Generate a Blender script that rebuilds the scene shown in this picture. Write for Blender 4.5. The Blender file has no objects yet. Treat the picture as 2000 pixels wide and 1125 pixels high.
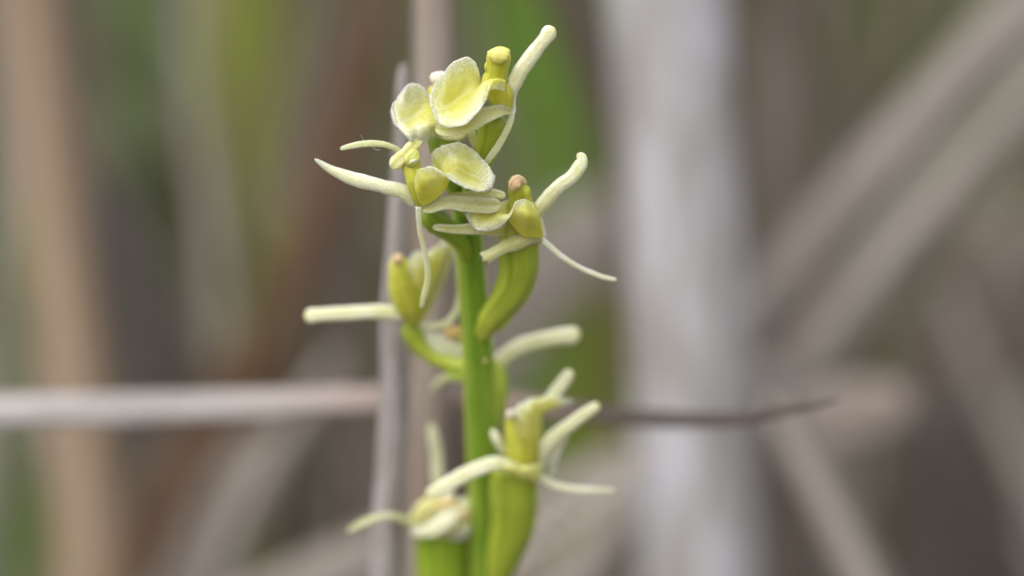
import bpy, math, random
import numpy as np
from mathutils import Vector

random.seed(7)
RNG = np.random.default_rng(7)
SC = bpy.context.scene
COL = SC.collection

# ------------------------------------------------------------------ camera
U = 0.075 / 2000.0            # metres per photo pixel in the plane of focus
D = 0.32                      # lens to plane of focus
PITCH = math.radians(9.0)     # the camera looks slightly down
AIM = np.array([0.0, 0.0, 0.13])
FWD = np.array([0.0, math.cos(PITCH), -math.sin(PITCH)])
RIGHT = np.array([1.0, 0.0, 0.0])
UP = np.array([0.0, math.sin(PITCH), math.cos(PITCH)])
EYE = AIM - D * FWD

cam = bpy.data.cameras.new('camera')
cam_o = bpy.data.objects.new('camera', cam)
COL.objects.link(cam_o)
cam_o.location = EYE
cam_o.rotation_euler = (math.pi / 2 - PITCH, 0, 0)
cam.sensor_width = 36.0
cam.lens = 36.0 * D / 0.075
cam.clip_start = 0.01
cam.clip_end = 500.0
cam.dof.use_dof = True
cam.dof.focus_distance = D
cam.dof.aperture_fstop = 8.2
cam.dof.aperture_blades = 9
SC.camera = cam_o

# ------------------------------------------------------------------ world, sun
SUN_EL, SUN_ROT = math.radians(58), math.radians(215)
world = bpy.data.worlds.new('World')
SC.world = world
world.use_nodes = True
wn = world.node_tree
wn.nodes.clear()
sky = wn.nodes.new('ShaderNodeTexSky')
sky.sky_type = 'NISHITA'
sky.sun_disc = False
sky.sun_elevation = SUN_EL
sky.sun_rotation = SUN_ROT
sky.dust_density = 4.0
sky.air_density = 0.8
bg = wn.nodes.new('ShaderNodeBackground')
bg.inputs['Strength'].default_value = 0.15
wo = wn.nodes.new('ShaderNodeOutputWorld')
hs = wn.nodes.new('ShaderNodeHueSaturation')      # a veil of cloud: the blue is washed out
hs.inputs['Saturation'].default_value = .34
wn.links.new(sky.outputs[0], hs.inputs['Color'])
wn.links.new(hs.outputs[0], bg.inputs['Color'])
wn.links.new(bg.outputs[0], wo.inputs['Surface'])

sun = bpy.data.lights.new('sun', 'SUN')
sun.energy = 0.55
sun.angle = math.radians(60)          # overcast: a broad soft sun
sun.color = (1.0, 0.97, 0.92)
sun_o = bpy.data.objects.new('sun', sun)
COL.objects.link(sun_o)
# direction towards the sun (up left, behind the camera)
sd = Vector((math.sin(SUN_ROT) * math.cos(SUN_EL), math.cos(SUN_ROT) * math.cos(SUN_EL), math.sin(SUN_EL)))
sun_o.rotation_euler = sd.to_track_quat('Z', 'Y').to_euler()

SC.view_settings.view_transform = 'Standard'
SC.view_settings.look = 'None'
SC.view_settings.exposure = 0.84
SC.view_settings.gamma = 1.0
SC.view_settings.use_curve_mapping = False
SC.cycles.use_denoising = True
SC.cycles.max_bounces = 10
SC.cycles.transmission_bounces = 8
SC.cycles.sample_clamp_indirect = 6.0

# ------------------------------------------------------------------ helpers
TP = math.tan(PITCH)


def at(px, py, d):
    """photo pixel + depth behind the focus plane (metres) -> world point"""
    dist = D + d
    s = dist / D * U
    return EYE + FWD * dist + RIGHT * ((px - 1000.0) * s) + UP * ((562.5 - py) * s)


def catmull(P, n):
    P = np.asarray(P, float)
    if len(P) == 2:
        t = np.linspace(0, 1, n)[:, None]
        return P[0] * (1 - t) + P[1] * t
    E = np.vstack([2 * P[0] - P[1], P, 2 * P[-1] - P[-2]])
    k = len(P) - 1
    tt = np.linspace(0, k, n)
    i = np.minimum(tt.astype(int), k - 1)
    f = (tt - i)[:, None]
    a, b, c, d = E[i], E[i + 1], E[i + 2], E[i + 3]
    return 0.5 * (2 * b + (c - a) * f + (2 * a - 5 * b + 4 * c - d) * f ** 2 + (3 * b - a - 3 * c + d) * f ** 3)


def unit(v):
    return v / np.maximum(np.linalg.norm(v, axis=-1, keepdims=True), 1e-12)


def build(name, verts, faces, m, parent=None, origin=None, attrs=None, smooth=True):
    verts = np.asarray(verts, float)
    if origin is None:
        origin = verts.mean(0)
    origin = np.asarray(origin, float)
    me = bpy.data.meshes.new(name)
    me.from_pydata((verts - origin).tolist(), [], faces)
    for an, (typ, data) in (attrs or {}).items():
        at_ = me.attributes.new(an, typ, 'POINT')
        at_.data.foreach_set('value' if typ == 'FLOAT' else 'vector', np.asarray(data, float).ravel())
    if smooth:
        me.polygons.foreach_set('use_smooth', [True] * len(me.polygons))
    me.materials.append(m)
    me.update()
    o = bpy.data.objects.new(name, me)
    COL.objects.link(o)
    if parent is not None:
        o.parent = parent
        o.location = origin - np.array(parent['_w'])
    else:
        o.location = origin
    o['_w'] = origin.tolist()
    return o


def empty(name, loc, parent=None):
    o = bpy.data.objects.new(name, None)
    o.empty_display_size = 0.005
    COL.objects.link(o)
    loc = np.asarray(loc, float)
    if parent is not None:
        o.parent = parent
        o.location = loc - np.array(parent['_w'])
    else:
        o.location = loc
    o['_w'] = loc.tolist()
    return o


def tag(o, label=None, cat=None, group=None, kind=None):
    if label: o['label'] = label
    if cat: o['category'] = cat
    if group: o['group'] = group
    if kind: o['kind'] = kind
    return o


def tube_data(W, R, n=48, m=18, flat=1.0, twist=0.0, groove=0.0, ridges=None, wob=0.03, ends=(True, True), seed=0, ragged=0.0, nodes=None, fold=0.0):
    """W world control points, R radii (m). Elliptical section, wide across the view."""
    W = np.asarray(W, float); R = np.asarray(R, float)
    C = catmull(np.hstack([W, R[:, None]]), n)
    P, r = C[:, :3], np.maximum(C[:, 3], 1e-6)
    seg = np.linalg.norm(np.diff(P, axis=0), axis=1)
    L = np.concatenate([[0], np.cumsum(seg)])
    rg = np.random.default_rng(seed + 11)
    t = L / L[-1]
    nz = sum(np.sin(2 * np.pi * (f * t + rg.random())) / (1 + .3 * f) for f in (1.3, 2.7, 4.9, 8.1)) / 2
    r = r * (1 + wob * nz)
    if nodes:
        for (tn, amp) in nodes:
            r = r * (1 + amp * np.exp(-((t - tn) * L[-1] / (r.mean() * .35)) ** 2))
    for e, s in ((0, L), (1, L[-1] - L)):
        if ends[e]:
            rr = r[0] if e == 0 else r[-1]
            k = np.clip(s / max(rr, 1e-9), 0, 1)
            r = r * np.sqrt(np.clip(1 - (1 - k) ** 2, 0.02, 1))
    T = unit(np.gradient(P, axis=0))
    V = unit(P - EYE)
    A = unit(np.cross(T, V))
    nz2 = sum(np.sin(2 * np.pi * (f * t + rg.random())) / (1 + .25 * f) for f in (1.7, 3.3, 6.1, 11.)) / 2
    P = P + A * (r * wob * nz2)[:, None]                   # across, in the picture plane
    B = unit(np.cross(T, A))                   # along the view
    B = B * np.sign((B * V).sum(1, keepdims=True) + 1e-9)
    if twist is not None and np.any(twist):
        tw = np.interp(t, np.linspace(0, 1, len(np.atleast_1d(twist))), np.atleast_1d(twist))[:, None] if np.ndim(twist) else np.full((n, 1), twist)
        A, B = A * np.cos(tw) + B * np.sin(tw), B * np.cos(tw) - A * np.sin(tw)
    th = np.linspace(0, 2 * np.pi, m, endpoint=False) + np.pi / 2
    c, s = np.cos(th), np.sin(th)
    rad = np.ones(m)
    if ridges:
        k, a = ridges
        rad = 1 + a * (np.abs(np.cos(k * th / 2)) ** 3 - .4)
    cx = c * rad
    cy = s * rad * flat
    if groove:
        front = s < 0
        cy = np.where(front, cy + groove * flat * np.exp(-(c / .35) ** 2), cy)
    if fold:
        cy = cy + fold * np.abs(c)
    V3 = P[:, None, :] + r[:, None, None] * (A[:, None, :] * cx[None, :, None] + B[:, None, :] * cy[None, :, None])
    if ragged:
        for e in (-1,):
            jit = (rg.random(m) - .3) * ragged
            V3[e] += T[e] * jit[:, None]
            V3[e - 1] += T[e] * jit[:, None] * .5
    verts = V3.reshape(-1, 3)
    faces = []
    for i in range(n - 1):
        a0 = i * m
        for j in range(m):
            k = (j + 1) % m
            faces.append((a0 + j, a0 + k, a0 + m + k, a0 + m + j))
    v0, v1 = len(verts), len(verts) + 1
    verts = np.vstack([verts, P[0], P[-1]])
    for j in range(m):
        k = (j + 1) % m
        faces.append((v0, k, j))
        faces.append((v1, (n - 1) * m + j, (n - 1) * m + k))
    tt = np.concatenate([np.repeat(t, m), [0, 1]])
    sc = np.stack([np.tile(c, n), np.tile(s, n), np.repeat(L, m)], 1)
    sc = np.vstack([sc, [0, 0, 0], [0, 0, L[-1]]])
    dt = L[-1] - sc[:, 2]
    return verts, faces, {'t': ('FLOAT', tt), 'dt': ('FLOAT', dt), 'sc': ('FLOAT_VECTOR', sc)}


# ------------------------------------------------------------------ materials
def srgb(r, g, b):
    f = lambda c: (c / 255) / 12.92 if c / 255 <= .04045 else ((c / 255 + .055) / 1.055) ** 2.4
    return (f(r), f(g), f(b), 1)


class NT:
    def __init__(self, name):
        self.m = bpy.data.materials.new(name)
        self.m.use_nodes = True
        self.t = self.m.node_tree
        self.t.nodes.clear()
        self.out = self.n('ShaderNodeOutputMaterial')

    def n(self, typ, **kw):
        x = self.t.nodes.new(typ)
        for k, v in kw.items():
            setattr(x, k, v)
        return x

    def l(self, a, b):
        self.t.links.new(a, b)

    def attr(self, name, out='Fac'):
        x = self.n('ShaderNodeAttribute', attribute_name=name)
        return x.outputs[out]

    def coord(self):
        return self.n('ShaderNodeTexCoord').outputs['Object']

    def scale(self, vec, s):
        x = self.n('ShaderNodeVectorMath', operation='MULTIPLY')
        self.l(vec, x.inputs[0]); x.inputs[1].default_value = s
        return x.outputs[0]

    def noise(self, vec, scale, detail=3, rough=.55):
        x = self.n('ShaderNodeTexNoise')
        x.inputs['Scale'].default_value = scale
        x.inputs['Detail'].default_value = detail
        x.inputs['Roughness'].default_value = rough
        self.l(vec, x.inputs['Vector'])
        return x.outputs['Fac']

    def voronoi(self, vec, scale, out='Distance', feature='F1'):
        x = self.n('ShaderNodeTexVoronoi', feature=feature)
        x.inputs['Scale'].default_value = scale
        self.l(vec, x.inputs['Vector'])
        return x.outputs[out]

    def ramp(self, fac, stops):
        x = self.n('ShaderNodeValToRGB')
        e = x.color_ramp.elements
        while len(e) < len(stops):
            e.new(.5)
        for i, (p, c) in enumerate(stops):
            e[i].position = p
            e[i].color = c if len(c) == 4 else (*c, 1)
        self.l(fac, x.inputs[0])
        return x.outputs[0]

    def mapr(self, fac, a, b, c=0., d=1.):
        x = self.n('ShaderNodeMapRange')
        self.l(fac, x.inputs[0])
        for i, v in enumerate((a, b, c, d)):
            x.inputs[i + 1].default_value = v
        return x.outputs[0]

    def math(self, op, a, b):
        x = self.n('ShaderNodeMath', operation=op)
        for i, v in enumerate((a, b)):
            if isinstance(v, (int, float)): x.inputs[i].default_value = v
            else: self.l(v, x.inputs[i])
        return x.outputs[0]

    def mix(self, fac, a, b, blend='MIX'):
        x = self.n('ShaderNodeMix', data_type='RGBA', blend_type=blend)
        for i, v in ((0, fac), (6, a), (7, b)):
            if isinstance(v, (int, float)): x.inputs[i].default_value = v
            elif isinstance(v, tuple): x.inputs[i].default_value = v
            else: self.l(v, x.inputs[i])
        return x.outputs[2]

    def bump(self, h, strength, dist):
        x = self.n('ShaderNodeBump')
        self.l(h, x.inputs['Height'])
        x.inputs['Distance'].default_value = dist
        if isinstance(strength, (int, float)): x.inputs['Strength'].default_value = strength
        else: self.l(strength, x.inputs['Strength'])
        return x.outputs[0]

    def principled(self, color, rough=.5, spec=.4, normal=None, sss=0., sssr=(1, 1, .3), ssss=6e-4, trans=0., tcol=None):
        p = self.n('ShaderNodeBsdfPrincipled')
        self.l(color, p.inputs['Base Color'])
        if isinstance(rough, (int, float)): p.inputs['Roughness'].default_value = rough
        else: self.l(rough, p.inputs['Roughness'])
        p.inputs['Specular IOR Level'].default_value = spec
        if normal is not None: self.l(normal, p.inputs['Normal'])
        if sss:
            p.inputs['Subsurface Weight'].default_value = sss
            p.inputs['Subsurface Radius'].default_value = sssr
            p.inputs['Subsurface Scale'].default_value = ssss
        res = p.outputs[0]
        if trans:
            tr = self.n('ShaderNodeBsdfTranslucent')
            self.l(tcol if tcol is not None else color, tr.inputs['Color'])
            if normal is not None: self.l(normal, tr.inputs['Normal'])
            ms = self.n('ShaderNodeMixShader')
            if isinstance(trans, (int, float)): ms.inputs[0].default_value = trans
            else: self.l(trans, ms.inputs[0])
            self.l(res, ms.inputs[1]); self.l(tr.outputs[0], ms.inputs[2])
            res = ms.outputs[0]
        self.l(res, self.out.inputs['Surface'])
        return self.m


def mat_lip(name, inner, edge, frost=.5):
    k = NT(name)
    co = k.coord()
    e = k.attr('edge')                       # 0 at the rim, 1 in the middle
    v = k.attr('v')                          # 0 at the base, 1 at the apex
    big = k.noise(co, 620, 5, .65)
    ee = k.math('ADD', k.math('ADD', e, k.mapr(v, 0, .5, .32, 0)), k.mapr(big, .3, .7, -.24, .24))
    rim = k.mapr(ee, .0, frost, .28, 1.)
    cells = k.voronoi(co, 6200)
    cellc = k.voronoi(co, 6200, 'Color')
    sep = k.n('ShaderNodeSeparateColor'); k.l(cellc, sep.inputs[0])
    rimc = k.ramp(sep.outputs[0], [(0, edge[0]), (.45, edge[1]), (1, edge[2])])  # grey to white cell tones, with the sparkle of the rim painted in
    inn = k.mix(k.mapr(k.noise(co, 1500, 4), .35, .65), inner[0], inner[1])
    m = k.attr('mid')
    inn = k.mix(k.mapr(m, .06, .5), inner[3], inn)  # deeper yellow along the trough, some of the fold's shade painted in
    inn = k.mix(k.mapr(m, .0, .14, .6, 0), inn, inner[2])
    inn = k.mix(k.mapr(k.math('ADD', v, k.mapr(big, 0, 1, -.08, .08)), .14, .42), (.47, .46, .055, 1), inn)
    inn = k.mix(k.mapr(k.noise(co, 3800, 2), .6, .75, 0, .35), inn, rimc)
    col = k.mix(rim, rimc, inn)
    h = k.math('ADD', k.mapr(cells, 0, .6, 1, 0), k.math('MULTIPLY', k.noise(co, 2500, 2), .6))
    nb = k.bump(h, k.mapr(rim, 0, 1, .6, .25), 4e-5)
    rough = k.mapr(rim, 0, 1, .2, .42)
    return k.principled(col, rough, .5, nb, sss=.95, sssr=(1, .95, .6), ssss=9e-4)


def mat_sepal(name, c1, c2, tip, base):
    k = NT(name)
    sc = k.attr('sc', 'Vector')
    t = k.attr('t')
    st = k.noise(k.scale(sc, (2.2, 2.2, 500)), 1.5, 4)
    fine = k.voronoi(k.coord(), 8000)
    base2 = (c1[0] * .82, c1[1] * .84, c1[2] * .6, 1)
    sx = k.n('ShaderNodeSeparateXYZ'); k.l(sc, sx.inputs[0])
    ax = k.math('ABSOLUTE', sx.outputs[0], 0)
    pt = k.noise(k.coord(), 520, 3)
    f = k.math('ADD', k.math('ADD', k.mapr(st, .3, .7, 0, .55), k.mapr(ax, .3, .95, -.1, .35)), k.mapr(pt, .35, .65, -.2, .3))
    c = k.mix(k.mapr(f, 0, 1), c1, c2)
    wv = k.math('SINE', k.math('MULTIPLY', sx.outputs[0], 9.0), 0)
    c = k.mix(k.mapr(wv, .55, 1.0, 0, .30), c, base2)
    cs = k.n('ShaderNodeSeparateColor'); k.l(k.voronoi(k.coord(), 7000, 'Color'), cs.inputs[0])
    c = k.mix(k.mapr(cs.outputs[0], 0, 1, 0, .32), c, c2)  # paler cells: sparkle of the papillae painted as colour
    c = k.mix(k.mapr(t, .0, .22, 1, 0), c, base)
    c = k.mix(k.mapr(k.math('ADD', t, k.mapr(st, 0, 1, -.03, .03)), .95, 1.0), c, tip)
    spk = k.noise(k.coord(), 2600, 2)
    c = k.mix(k.mapr(spk, .74, .78, 0, .5), c, (.22, .17, .08, 1))
    h = k.math('ADD', k.mapr(fine, 0, .6, 1, 0), k.math('MULTIPLY', k.noise(k.scale(sc, (4, 4, 900)), 2, 3), 1.2))
    return k.principled(c, .3, .5, k.bump(h, .8, 5e-5), sss=.9, sssr=(1, .92, .6), ssss=9e-4)


def mat_green(name, c1, c2, c3, rough=.42, sss=.3, stripe=3.0, spec=.4, top=None, ridge_glow=None):
    k = NT(name)
    sc = k.attr('sc', 'Vector')
    st = k.noise(k.scale(sc, (stripe, stripe, 110)), 1.3, 4)
    c = k.ramp(st, [(.3, c1), (.5, c2), (.72, c3)])
    blot = k.noise(k.coord(), 420, 3)
    c = k.mix(k.mapr(blot, .45, .75, 0, .4), c, c3)
    if ridge_glow is not None:
        sx = k.n('ShaderNodeSeparateXYZ'); k.l(sc, sx.inputs[0])
        c = k.mix(k.mapr(k.math('ABSOLUTE', sx.outputs[0], 0), .72, .98), c, ridge_glow)  # side ridges paler: light shining through them is painted into the colour
    if top is not None:
        c = k.mix(k.mapr(k.attr('t'), .55, 1.0), c, top)
    h = k.math('ADD', k.noise(k.scale(sc, (7, 7, 300)), 2, 4), k.math('MULTIPLY', k.voronoi(k.coord(), 7000), .25))
    return k.principled(c, rough, spec, k.bump(h, .35, 6e-5), sss=sss + .25, sssr=(.9, 1, .25), ssss=1.1e-3)


def mat_reed(name, c1, c2, c3, streak=4., patch=None, rough=.6, fleck=.4, lz=40):
    k = NT(name)
    sc = k.attr('sc', 'Vector')
    st = k.noise(k.scale(sc, (streak, streak, lz)), 1.6, 5, .65)
    c = k.ramp(st, [(.3, c1), (.5, c2), (.7, c3)])
    if patch is not None:
        pt = k.noise(k.scale(sc, (1.6, 1.6, lz * 1.8)), 1.2, 4)
        c = k.mix(k.mapr(pt, .5, .68, 0, .75), c, patch)
    fl = k.noise(k.scale(sc, (9, 9, 260)), 2.2, 3)
    c = k.mix(k.mapr(fl, .62, .72, 0, fleck), c, c1)
    h = k.noise(k.scale(sc, (14, 14, 60)), 2, 3)
    return k.principled(c, rough, .35, k.bump(h, .4, 1.5e-4))


# flower parts
M_lip = mat_lip('lip_skin',
                ((.56, .545, .16, 1), (.65, .635, .25, 1), (.66, .68, .32, 1), (.455, .43, .045, 1)),
                ((.48, .50, .33, 1), (.66, .68, .47, 1), (.90, .92, .80, 1)), .5)
M_lip_pale = mat_lip('lip_skin_pale',
                     ((.60, .58, .22, 1), (.68, .66, .33, 1), (.66, .66, .36, 1), (.54, .52, .12, 1)),
                     ((.50, .52, .41, 1), (.70, .72, .58, 1), (.92, .93, .87, 1)), .75)
M_sep = mat_sepal('sepal_skin', (.66, .655, .33, 1), (.87, .87, .72, 1), (.66, .63, .28, 1), (.80, .79, .56, 1))
M_sep_y = mat_sepal('sepal_skin_yellow', (.58, .56, .17, 1), (.78, .77, .48, 1), (.66, .63, .28, 1), (.64, .62, .20, 1))
M_pet = mat_sepal('petal_skin', (.56, .58, .24, 1), (.76, .77, .52, 1), (.72, .72, .46, 1), (.74, .74, .50, 1))
M_col = mat_green('column_skin', (.39, .40, .03, 1), (.48, .48, .05, 1), (.56, .55, .10, 1), .36, .35, 1.5)
M_cap = mat_green('cap_skin', (.58, .52, .12, 1), (.68, .62, .17, 1), (.74, .70, .28, 1), .32, .4, 1.0)
M_glint = mat_green('cap_glint', (.62, .62, .26, 1), (.74, .74, .44, 1), (.86, .87, .72, 1), .28, .4, 1.5)
M_cap_g = mat_green('cap_skin_greenish', (.40, .43, .06, 1), (.50, .53, .12, 1), (.62, .64, .28, 1), .25, .45, 1.5)
M_cap_w = mat_green('cap_skin_withered', (.50, .30, .14, 1), (.62, .42, .24, 1), (.74, .60, .44, 1), .5, .3, 1.5)
M_cap_o = mat_green('cap_skin_orange', (.62, .38, .10, 1), (.74, .52, .20, 1), (.80, .64, .34, 1), .45, .3, 1.5)
M_cap_p = mat_green('cap_skin_pale', (.62, .50, .34, 1), (.74, .66, .52, 1), (.84, .80, .70, 1), .45, .3, 1.5)
M_ov = mat_green('ovary_skin', (.29, .385, .025, 1), (.38, .46, .04, 1), (.49, .54, .075, 1), .4, .4, 2.6)
M_ov_g = mat_green('ovary_skin_green', (.19, .31, .018, 1), (.27, .39, .025, 1), (.37, .46, .045, 1), .4, .4, 2.6)
M_stem = mat_green('stem_skin', (.11, .22, .014, 1), (.18, .305, .022, 1), (.28, .385, .04, 1), .36, .5, 3.2, ridge_glow=(.38, .45, .06, 1))
M_lip_tissue = mat_green('withered_skin', (.50, .42, .16, 1), (.64, .60, .30, 1), (.76, .74, .52, 1), .5, .3, 2.0)
M_basal = mat_green('basal_leaf_skin', (.05, .13, .01, 1), (.08, .17, .015, 1), (.12, .2, .02, 1), .4, .2, 2.0)

# ------------------------------------------------------------------ the setting: ground
k = NT('ground_peat')
gco = k.coord()
gc = k.ramp(k.noise(gco, 9, 6, .6), [(.3, (.036, .029, .022, 1)), (.5, (.095, .082, .066, 1)), (.7, (.175, .155, .13, 1))])
M_ground = k.principled(gc, .9, .2, k.bump(k.noise(gco, 60, 5), .6, .01))
GN = 60
gx = np.sign(np.linspace(-1, 1, GN)) * np.abs(np.linspace(-1, 1, GN)) ** 3 * 150
gy = gx.copy()
gv = np.array([[x, y, -.002 + .006 * math.sin(9 * x) * math.cos(7 * y) * math.exp(-(x * x + y * y) / 9) - .006 * math.exp(-(x * x + y * y) / 9)] for y in gy for x in gx])
gf = [(j * GN + i, j * GN + i + 1, (j + 1) * GN + i + 1, (j + 1) * GN + i) for j in range(GN - 1) for i in range(GN - 1)]
g = build('ground', gv, gf, M_ground, origin=(0, 0, 0))
tag(g, 'dark peaty fen ground under the reeds', 'ground', kind='structure')


def scatter_blades(name, n, xr, yr, hr, wr, mat, lean, label, cat, flat=False, seed=1, dens=None):
    """many small blades joined in one mesh: nobody could count them"""
    rg = np.random.default_rng(seed)
    V, F, CV = [], [], []
    cnt = 0
    while cnt < n:
        y = rg.uniform(*yr)
        x = rg.uniform(*xr) * (0.35 + y * 0.5)
        if dens is not None and rg.random() > dens(x, y): continue
        h, w = rg.uniform(*hr), rg.uniform(*wr)
        a = rg.uniform(0, 2 * math.pi)
        dx, dy = math.cos(a), math.sin(a)
        ln = rg.uniform(*lean)
        cv = rg.random()
        b = len(V)
        ang = rg.uniform(0, math.pi)
        sx, sy = math.cos(ang), math.sin(ang)
        for s in range(5):
            f = s / 4
            if flat:
                px, py, pz = x + dx * h * (f - .5), y + dy * h * (f - .5), .004 + .018 * rg.random() * math.sin(f * math.pi) + .006 * cv
                wx, wy = -dy, dx
                ww = w * (1 - abs(2 * f - 1) ** 2 * .8)
            else:
                px, py, pz = x + dx * ln * h * f * f, y + dy * ln * h * f * f, h * f * (1 - .35 * ln * f) - .004
                wx, wy = sx, sy
                ww = w * (1 - f ** 1.6 * .92)
            V.append((px - wx * ww / 2, py - wy * ww / 2, pz))
            V.append((px, py, pz + (w * .18 if flat else 0)))
            V.append((px + wx * ww / 2, py + wy * ww / 2, pz))
            CV += [cv] * 3
        for s in range(4):
            q = b + s * 3
            F.append((q, q + 1, q + 4, q + 3)); F.append((q + 1, q + 2, q + 5, q + 4))
        cnt += 1
    o = build(name, V, F, mat, origin=(0, 0, 0), attrs={'cv': ('FLOAT', CV)})
    return tag(o, label, cat, kind='stuff')


def mat_blades(name, stops, trans=.25):
    k = NT(name)
    c = k.ramp(k.attr('cv'), stops)
    c = k.mix(k.mapr(k.noise(k.coord(), 60, 3), .4, .7, 0, .5), c, stops[0][1])
    return k.principled(c, .6, .3, trans=trans)


M_litter = mat_blades('litter', [(0, (.07, .052, .038, 1)), (.35, (.19, .16, .13, 1)), (.7, (.31, .275, .25, 1)), (1, (.44, .41, .39, 1))], .1)
M_grass = mat_blades('grass', [(0, (.045, .07, .018, 1)), (.5, (.085, .14, .025, 1)), (1, (.16, .19, .04, 1))])
M_dry = mat_blades('dry_grass', [(0, (.06, .04, .025, 1)), (.5, (.16, .125, .085, 1)), (1, (.27, .225, .18, 1))])
M_sedge = mat_blades('sedge', [(0, (.06, .05, .03, 1)), (.3, (.10, .13, .03, 1)), (.55, (.20, .16, .11, 1)), (1, (.36, .31, .25, 1))])
scatter_blades('leaf_litter', 3500, (-1, 1), (.05, 3.2), (.05, .28), (.004, .016), M_litter, (0, 0), 'flattened grey and brown dead leaves covering the fen ground', 'leaf litter', flat=True, seed=3)
scatter_blades('fen_grass', 1900, (-1, .4), (.55, 3.2), (.06, .22), (.004, .010), M_grass, (.1, .7), 'short green fen grass growing through the dead leaves', 'grass', seed=4,
               dens=lambda x, y: 1.0 if x < .12 else .25)
scatter_blades('dry_grass', 900, (-1, 1), (.5, 3.2), (.08, .26), (.004, .009), M_dry, (.1, .8), 'dry straw coloured grass standing among the green blades', 'grass', seed=5)

scatter_blades('sedge_mass', 300, (-.5, .5), (.14, .75), (.10, .34), (.002, .006), M_sedge, (.1, .9), 'tangle of dry and green sedge blades behind the reeds', 'sedge', seed=9)

# ------------------------------------------------------------------ stalks and blades behind the orchid
M = {}
M['near_grey'] = mat_reed('reed_weathered', (.15, .12, .10, 1), (.32, .285, .265, 1), (.47, .435, .43, 1), 3.0, (.12, .09, .07, 1), fleck=.8, lz=110)
M['pink'] = mat_reed('reed_pinkish', (.20, .15, .115, 1), (.31, .255, .215, 1), (.43, .375, .335, 1), 3.0, (.25, .17, .12, 1))
M['pale'] = mat_reed('reed_pale', (.23, .215, .19, 1), (.41, .395, .39, 1), (.66, .655, .74, 1), 1.3, (.27, .24, .20, 1), fleck=.6, lz=38)  # strong broad streaks carry the reed's lavender highlight as colour
M['grey'] = mat_reed('reed_grey', (.16, .138, .112, 1), (.265, .232, .20, 1), (.36, .325, .29, 1), 2.5, (.17, .135, .105, 1))
M['tan'] = mat_reed('reed_tan', (.19, .13, .08, 1), (.31, .225, .15, 1), (.42, .32, .225, 1), 2.0, (.25, .155, .09, 1), lz=15)
M['brown'] = mat_reed('reed_brown', (.055, .038, .028, 1), (.10, .072, .055, 1), (.16, .12, .10, 1), 2.0)
M['rust'] = mat_reed('leaf_rust', (.07, .038, .02, 1), (.12, .068, .036, 1), (.185, .115, .07, 1), 2.0)
M['green'] = mat_reed('leaf_green', (.075, .135, .016, 1), (.11, .195, .024, 1), (.155, .25, .04, 1), 2.0)
M['umber'] = mat_reed('leaf_umber', (.09, .07, .052, 1), (.155, .126, .10, 1), (.24, .20, .165, 1), 2.0)
M['sage'] = mat_reed('leaf_sage', (.09, .13, .045, 1), (.135, .185, .065, 1), (.185, .235, .10, 1), 2.0)
M['olive'] = mat_reed('leaf_olive', (.14, .165, .022, 1), (.195, .225, .032, 1), (.25, .28, .05, 1), 2.0)
M['dark'] = mat_reed('gap_shade', (.045, .038, .031, 1), (.08, .069, .058, 1), (.125, .11, .095, 1), 2.0)  # its darkness is the shade of the gaps, put into the colour
# the long blade fades from weathered grey to brown at its tip
k = NT('blade_grey_to_brown')
sc = k.attr('sc', 'Vector')
st = k.noise(k.scale(sc, (1.8, 1.8, 75)), 1.5, 6, .65)
ca = k.ramp(st, [(.3, (.15, .133, .11, 1)), (.5, (.31, .285, .265, 1)), (.7, (.48, .455, .45, 1))])
cb = k.ramp(st, [(.3, (.045, .033, .027, 1)), (.6, (.08, .06, .05, 1)), (.8, (.13, .10, .085, 1))])
cc = k.mix(k.mapr(k.attr('dt'), .054, .036), ca, (.26, .19, .16, 1))
M['blade'] = k.principled(k.mix(k.mapr(k.attr('dt'), .030, .022), cc, cb), .6, .3, k.bump(k.noise(k.scale(sc, (9, 9, 50)), 2, 3), .3, 1e-4))


def stalk(name, label, cat, pts, mat, flat=1.0, foot=True, top=0., n=60, m=16, twist=0., nodes=None, wob=.03, group=None, ends=(True, True), ragged=0., fold=0., seed=None, vertical=True, attrs=None):
    """pts: (px, py, depth mm at picture mid height, radius px), listed from the top to the foot"""
    W, R = [], []
    for (px, py, dm, r) in pts:
        d = dm / 1000.
        if vertical:
            d += (py - 562.5) * U * (D + d) / D * TP
        W.append(at(px, py, d)); R.append(r * U * (D + d) / D)
    if foot:
        a, b = W[-2], W[-1]
        v = unit(b - a)
        if v[2] > -.25:
            v = unit(v + np.array([0, .15, -.6]))
        L = (b[2] + .006) / -v[2]
        if L > 0:
            ns = int(min(14, max(1, round(L / np.linalg.norm(b - a)))))      # even spacing keeps the spline smooth
            for q in range(1, ns + 1):
                W.append(b + v * L * q / ns); R.append(R[-1])
    if top:
        v = unit(W[0] - W[1])
        w0, r0 = W[0], R[0]
        ns = int(min(14, max(1, round(top / np.linalg.norm(W[0] - W[1])))))
        for q in range(1, ns + 1):
            W.insert(0, w0 + v * top * q / ns); R.insert(0, r0 * (1 - .1 * q / ns))
    n = max(n, 9 * len(W))
    W.reverse(); R.reverse()                                  # from foot to tip
    vs, fs, at_ = tube_data(W, R, n, m, flat, twist, 0., None, wob, ends, seed if seed is not None else len(bpy.data.objects), ragged, nodes, fold)
    o = build(name, vs, fs, mat, origin=W[0], attrs=at_)
    return tag(o, label, cat, group)


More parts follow.
